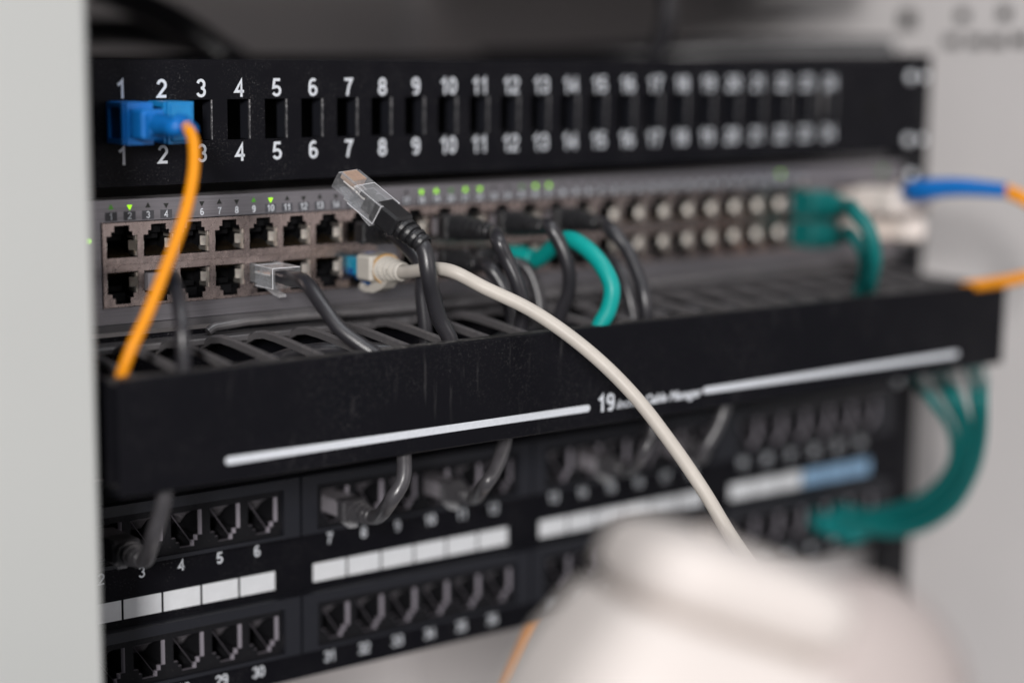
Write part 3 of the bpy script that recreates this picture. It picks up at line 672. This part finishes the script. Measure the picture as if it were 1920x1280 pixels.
for k, (pts, lab) in enumerate((([(-84,-60,-118),(-60,-50,-106),(-20,-34,-103.5),(40,-30,-103),(110,-40,-104),(180,-30,-106)], 'black cord lying inside the duct under the fingers, running to the right'),
                  ([(-205,-34,-108),(-160,-46,-104),(-120,-30,-103),(-92,-40,-104.5),(-60,-52,-112)], 'black cord lying inside the left end of the duct under the fingers'))):
    t = thing('patch_cable', lab, 'network cable'); cable(t, pts, 2.7, 'black_jacket')
# modules and fibre at the right end
def module(x, z, label):
    t = thing('transceiver', label, 'transceiver', (x, 0, z), group='metal transceivers at the right end of the switch')
    a = MB(); plate(a, -8.8, 8.8, -4.6, 4.6, -17, 10, [(-7.6, -0.8, -3.4, 3.4), (0.8, 7.6, -3.4, 3.4)]); a.box(-7.5, 7.5, -6, -5, -3.4, 3.4); a.build('housing', 'beige_plastic', t)
    MB().tube([(-8, -17, -4.9), (-8, -22, -5.6), (8, -22, -5.6), (8, -17, -4.9)], 0.8, 8).build('bail_latch', 'nickel', t)
    return t
module(194.2, -64.7, 'beige transceiver, upper left of the four at the switch end')
module(215.0, -64.7, 'beige transceiver, upper right of the four, holding the blue booted fibres')
module(194.2, -77.4, 'beige transceiver, lower left of the four, behind the teal cord')
module(215.0, -77.4, 'beige transceiver, lower right of the four at the switch end')
for k, (dx, dz) in enumerate(((-4.2, 0.5), (4.2, 1.5))):
    t = thing('fibre_cable', ('orange fibre with a blue boot looping out of frame at right, nearer strand', 'orange fibre with a blue boot looping out of frame at right, farther strand')[k], 'fibre cable')
    x = 215+dx
    MB().box(x-3.6, x+3.6, -27, -8, -69+dz, -59.5+dz, 0.5).build('connector', 'beige_plastic', t)
    MB().tube(spline([(x, -24, -62+dz), ((189.3, -41.0, -56.7), (189.2, -41.3, -58.6))[k], ((193.2, -61.3, -53.8), (193.0, -61.6, -55.7))[k], ((201.6, -83.2, -54.1), (201.5, -83.5, -55.9))[k]], 6), [4.8-0.14*i for i in range(19)], 14).build('boot', 'blue_plastic', t)
    cable(t, [((201.9, -82.2, -54.2), (201.7, -82.4, -56.0))[k], ((204.8, -91.6, -58.0), (204.6, -91.8, -59.9))[k], (212.7, -100.5, -71.2), (212.8, -98.8, -87.8), ((206.2, -87.2, -93.3), (206.0, -87.3, -94.6))[k], ((200.6, -75.8, -96.5), (200.5, -75.9, -97.4))[k], ((195.7, -65.1, -99.7), (195.7, -65.2, -100.4))[k], (191.8, -53.7, -109.2)], 2.1, 'orange_jacket')

t = thing('plug_connector', 'pale plug in the upper left transceiver, just above the teal boots', 'connector')
MB().box(186.0, 201.5, -33, -8, -69.5, -58.0, 1.5).build('connector', 'beige_plastic', t)
t = thing('plug_connector', 'pale plug in the lower right transceiver, beneath the blue fibre boots', 'connector')
MB().box(203.0, 217.0, -27, -8, -83.0, -72.5, 1.5).build('connector', 'beige_plastic', t)
# teal bundle leaving the duct at the right
BP = [[(196.4, -42.0, -145.0), (166.1, -75.9, -145.2), (177.3, -78.4, -159.0), (187.7, -72.1, -176.7), (194.2, -53.1, -196.3), (195.0, -28.2, -209.2), (191.9, -7.9, -215.6)],
      [(209.2, -42.0, -145.4), (172.2, -80.5, -144.5), (181.3, -81.6, -159.7), (190.1, -74.5, -179.1), (196.0, -54.9, -198.7), (196.7, -30.1, -211.9), (184.6, -2.7, -217.5)],
      [(217.9, -42.0, -144.7), (173.2, -84.9, -143.9), (181.9, -84.6, -159.2), (190.8, -77.5, -178.6), (196.9, -58.6, -200.6), (196.9, -33.4, -214.9), (184.1, -6.7, -220.2)],
      [(234.2, -42.0, -145.1), (175.5, -91.7, -143.0), (181.6, -89.5, -159.5), (188.6, -81.1, -179.3), (195.2, -62.5, -200.8), (195.7, -37.7, -215.8), (189.4, -13.9, -222.6)],
      [(242.5, -42.0, -145.2), (175.6, -96.7, -142.2), (181.7, -92.5, -161.4), (191.1, -81.0, -182.1), (196.6, -64.0, -203.2), (197.0, -36.8, -218.8), (180.2, -3.3, -218.3)]]
TL = ['innermost teal cord of the bundle leaving the duct at right', 'second teal cord from the inside of the right bundle', 'middle teal cord of the bundle at the right edge', 'second teal cord from the outside of the right bundle', 'outermost teal cord of the bundle at the right edge']
for k, pts in enumerate(BP):
    t = thing('patch_cable', TL[k], 'network cable', group='teal cords bundled at the right end')
    cable(t, [(pts[0][0]-8, pts[0][1], pts[0][2]+18)]+pts, 2.1, 'teal_shaded')
    e = pts[-1]; MB().box(-5.3, 5.3, -4, 8, -4, 4, 1.0).build('boot', 'teal_dark', t, e)

# cords in the copper patch panel
def panel_cord(n, label, pts, y2=26, side=0.0, lift=0.0, r=2.7, body='grey_plastic'):
    t = thing('patch_cable', label, 'network cable')
    b, k = divmod(n-1, 6); x = (b-1.5)*BX+(k-2.5)*PIT
    M4 = port_frame_matrix(x, 0.0, -164.6, 1, lift, side)
    a = MB(); a.box(-5.5, 5.5, -1, 14.5, -6.4, -0.2, 0.4); a.xform(M4); a.build('plug_body', body, t)
    l = MB(); l.prism([(5,-6.5),(5,-7.2),(15,-10.4),(17.5,-10.6),(17.5,-9.6),(13,-8.6),(9,-6.5)], -1.8, 1.8, ax=0); l.xform(M4); l.build('latch', 'clear_latch', t)
    boot(t, M4, 'boot_black_lifted', 12, y2-11, y2, r, flat=(10.8, 8.2), zc=-3.6, rings=4)
    cable(t, [tp(M4, y2-2, -3.6), tp(M4, y2+1.5, -3.6)]+pts, r, 'jacket_black_lifted'); return t
panel_cord(7, 'black cord plugged into jack 7, its cable rising behind the duct cover', [(-111.7, -67.5, -151.5), (-108.1, -68.9, -145.0), (-105.9, -66.6, -138.0), (-104.3, -62.2, -129.4)], y2=30)
panel_cord(10, 'black cord plugged into jack 10, rising right behind the duct cover', [(-63.2, -58.1, -154.3), (-59.1, -57.9, -149.9), (-53.2, -55.6, -141.9), (-50.6, -53.7, -135.4)], y2=27)
panel_cord(2, 'black cord dropping from under the left end of the duct into the leftmost visible jacks', [(-198.2, -56.1, -153.5), (-197.7, -60.1, -145.9), (-197.0, -61.9, -139.4), (-196.1, -61.3, -133.4), (-193.6, -56.7, -126.6)], y2=33)
panel_cord(14, 'dim blurred cord plugged into jack 14, partly behind the cream cable', [(11.8, -60.7, -152.4), (15.4, -61.7, -144.1), (18.4, -59.4, -134.1)], y2=26)
panel_cord(17, 'dim blurred cord farthest right in the upper jack row', [(53.9, -49.9, -159.9), (58.8, -53.9, -148.5), (62.6, -54.8, -138.7)], y2=22)

# orange cord below the rack gear and a dark cord above it
t = thing('fibre_cable', 'orange cord hanging below the lowest panel, beside the white device', 'fibre cable')
cable(t, [(25.4, 10.0, -219.4), (20.7, 9.0, -229.1), (12.5, 7.0, -239.0), (3.0, 4.0, -249.9), (-8.5, 0.0, -262.5), (-18.4, -4.0, -273.2)], 2.9, 'orange_jacket')
t = thing('patch_cable', 'black blurred cord hanging down behind the top panel', 'network cable')
cable(t, [(137.2, 71.3, 56.9), (139.0, 71.8, 34.7), (140.8, 73.1, 17.2), (140.4, 77.6, 5.9), (138.4, 83.1, -5.6)], 4.6, 'black_jacket')
for k, pts in enumerate((((150,30),(260,55),(360,85),(450,130)), ((150,-25),(230,10),(330,62),(420,120)), ((165,75),(300,80),(420,100),(520,130)))):
    pass
for k, pts in enumerate([[(-87.5, 260.6, 9.2), (-54.9, 235.4, 9.1), (-28.5, 220.3, 3.6), (-6.7, 207.0, -10.3)], [(-101.8, 226.4, 38.4), (-76.7, 207.0, 25.4), (-56.3, 194.0, 14.2), (-34.5, 178.4, -4.7)], [(134.7, 214.1, -4.8), (186.7, 187.2, -2.6), (232.9, 152.4, 1.4), (271.4, 110.3, 3.2), (304.4, 72.1, 3.7)]]):
    t = thing('patch_cable', ('dark cord in the gloom behind the top panel, upper left', 'dark cord in the gloom behind the top panel, sloping down right', 'dark cord lying along the top edge behind the fibre panel')[k], 'network cable')
    cable(t, pts, 7.0, 'black_jacket')

# ================================================================ WHITE DEVICE IN THE FOREGROUND
dv = thing('white_device', 'large blurred white plastic housing with a stepped cap, in front of the lowest panel', 'device')
DC = Vector((-153.4, -278.4, -120.1))
ang = math.radians(19)
DZ = (up2*math.cos(ang)+rt2*math.sin(ang)+fw*0.02).normalized()
DX = (rt2-DZ*rt2.dot(DZ)).normalized(); DYv = DZ.cross(DX)
Dm = Matrix((DX, DYv, DZ)).transposed().to_4x4(); Dm.translation = DC
def sup(prof, m_, name, n=64, ex=4.2, rot=0.26):
    a = MB(); vs = []; fs = []
    for r, z in prof:
        r *= 1.07; z *= 1.07
        for k in range(n):
            t_ = 2*math.pi*k/n; c, s_ = math.cos(t_), math.sin(t_)
            q = (abs(math.cos(t_-rot))**ex+abs(math.sin(t_-rot))**ex)**(-1/ex)
            vs.append((r*q*c, r*q*s_*0.85, z))
    for i in range(len(prof)-1):
        for k in range(n): fs.append((i*n+k, (i+1)*n+k, (i+1)*n+(k+1) % n, i*n+(k+1) % n))
    a.add(vs, [f[::-1] for f in fs], True); a.add(vs[:n], [tuple(range(n))]); a.add(vs[-n:], [tuple(range(n-1, -1, -1))])
    a.xform(Dm); return a.build(name, m_, dv)
sup([(3,6.4),(16,6.0),(22.5,4.6),(25.8,1.8),(27,-2),(27.4,-8),(25.2,-9.8)], 'device_white', 'cap')
sup([(23.6,-9.2),(23.6,-13.8)], 'device_groove', 'groove')
sup([(25.6,-13.0),(28.6,-13.8),(30.5,-18),(34.5,-28),(38,-45),(40,-70),(40,-110)], 'device_white', 'housing')

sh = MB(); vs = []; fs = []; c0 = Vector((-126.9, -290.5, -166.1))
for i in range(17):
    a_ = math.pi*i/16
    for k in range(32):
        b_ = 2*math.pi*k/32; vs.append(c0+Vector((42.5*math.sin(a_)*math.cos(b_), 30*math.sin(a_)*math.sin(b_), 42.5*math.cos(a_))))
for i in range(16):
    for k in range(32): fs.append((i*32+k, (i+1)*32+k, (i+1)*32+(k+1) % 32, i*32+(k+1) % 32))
sh.add(vs, fs, True); sh.build('side_shell', 'device_side_shade', dv)
a = MB(); a.box(-8, -1, 17, 25, 2.5, 8.0, 0.5); a.xform(Dm); a.build('cable_notch', 'device_groove', dv)
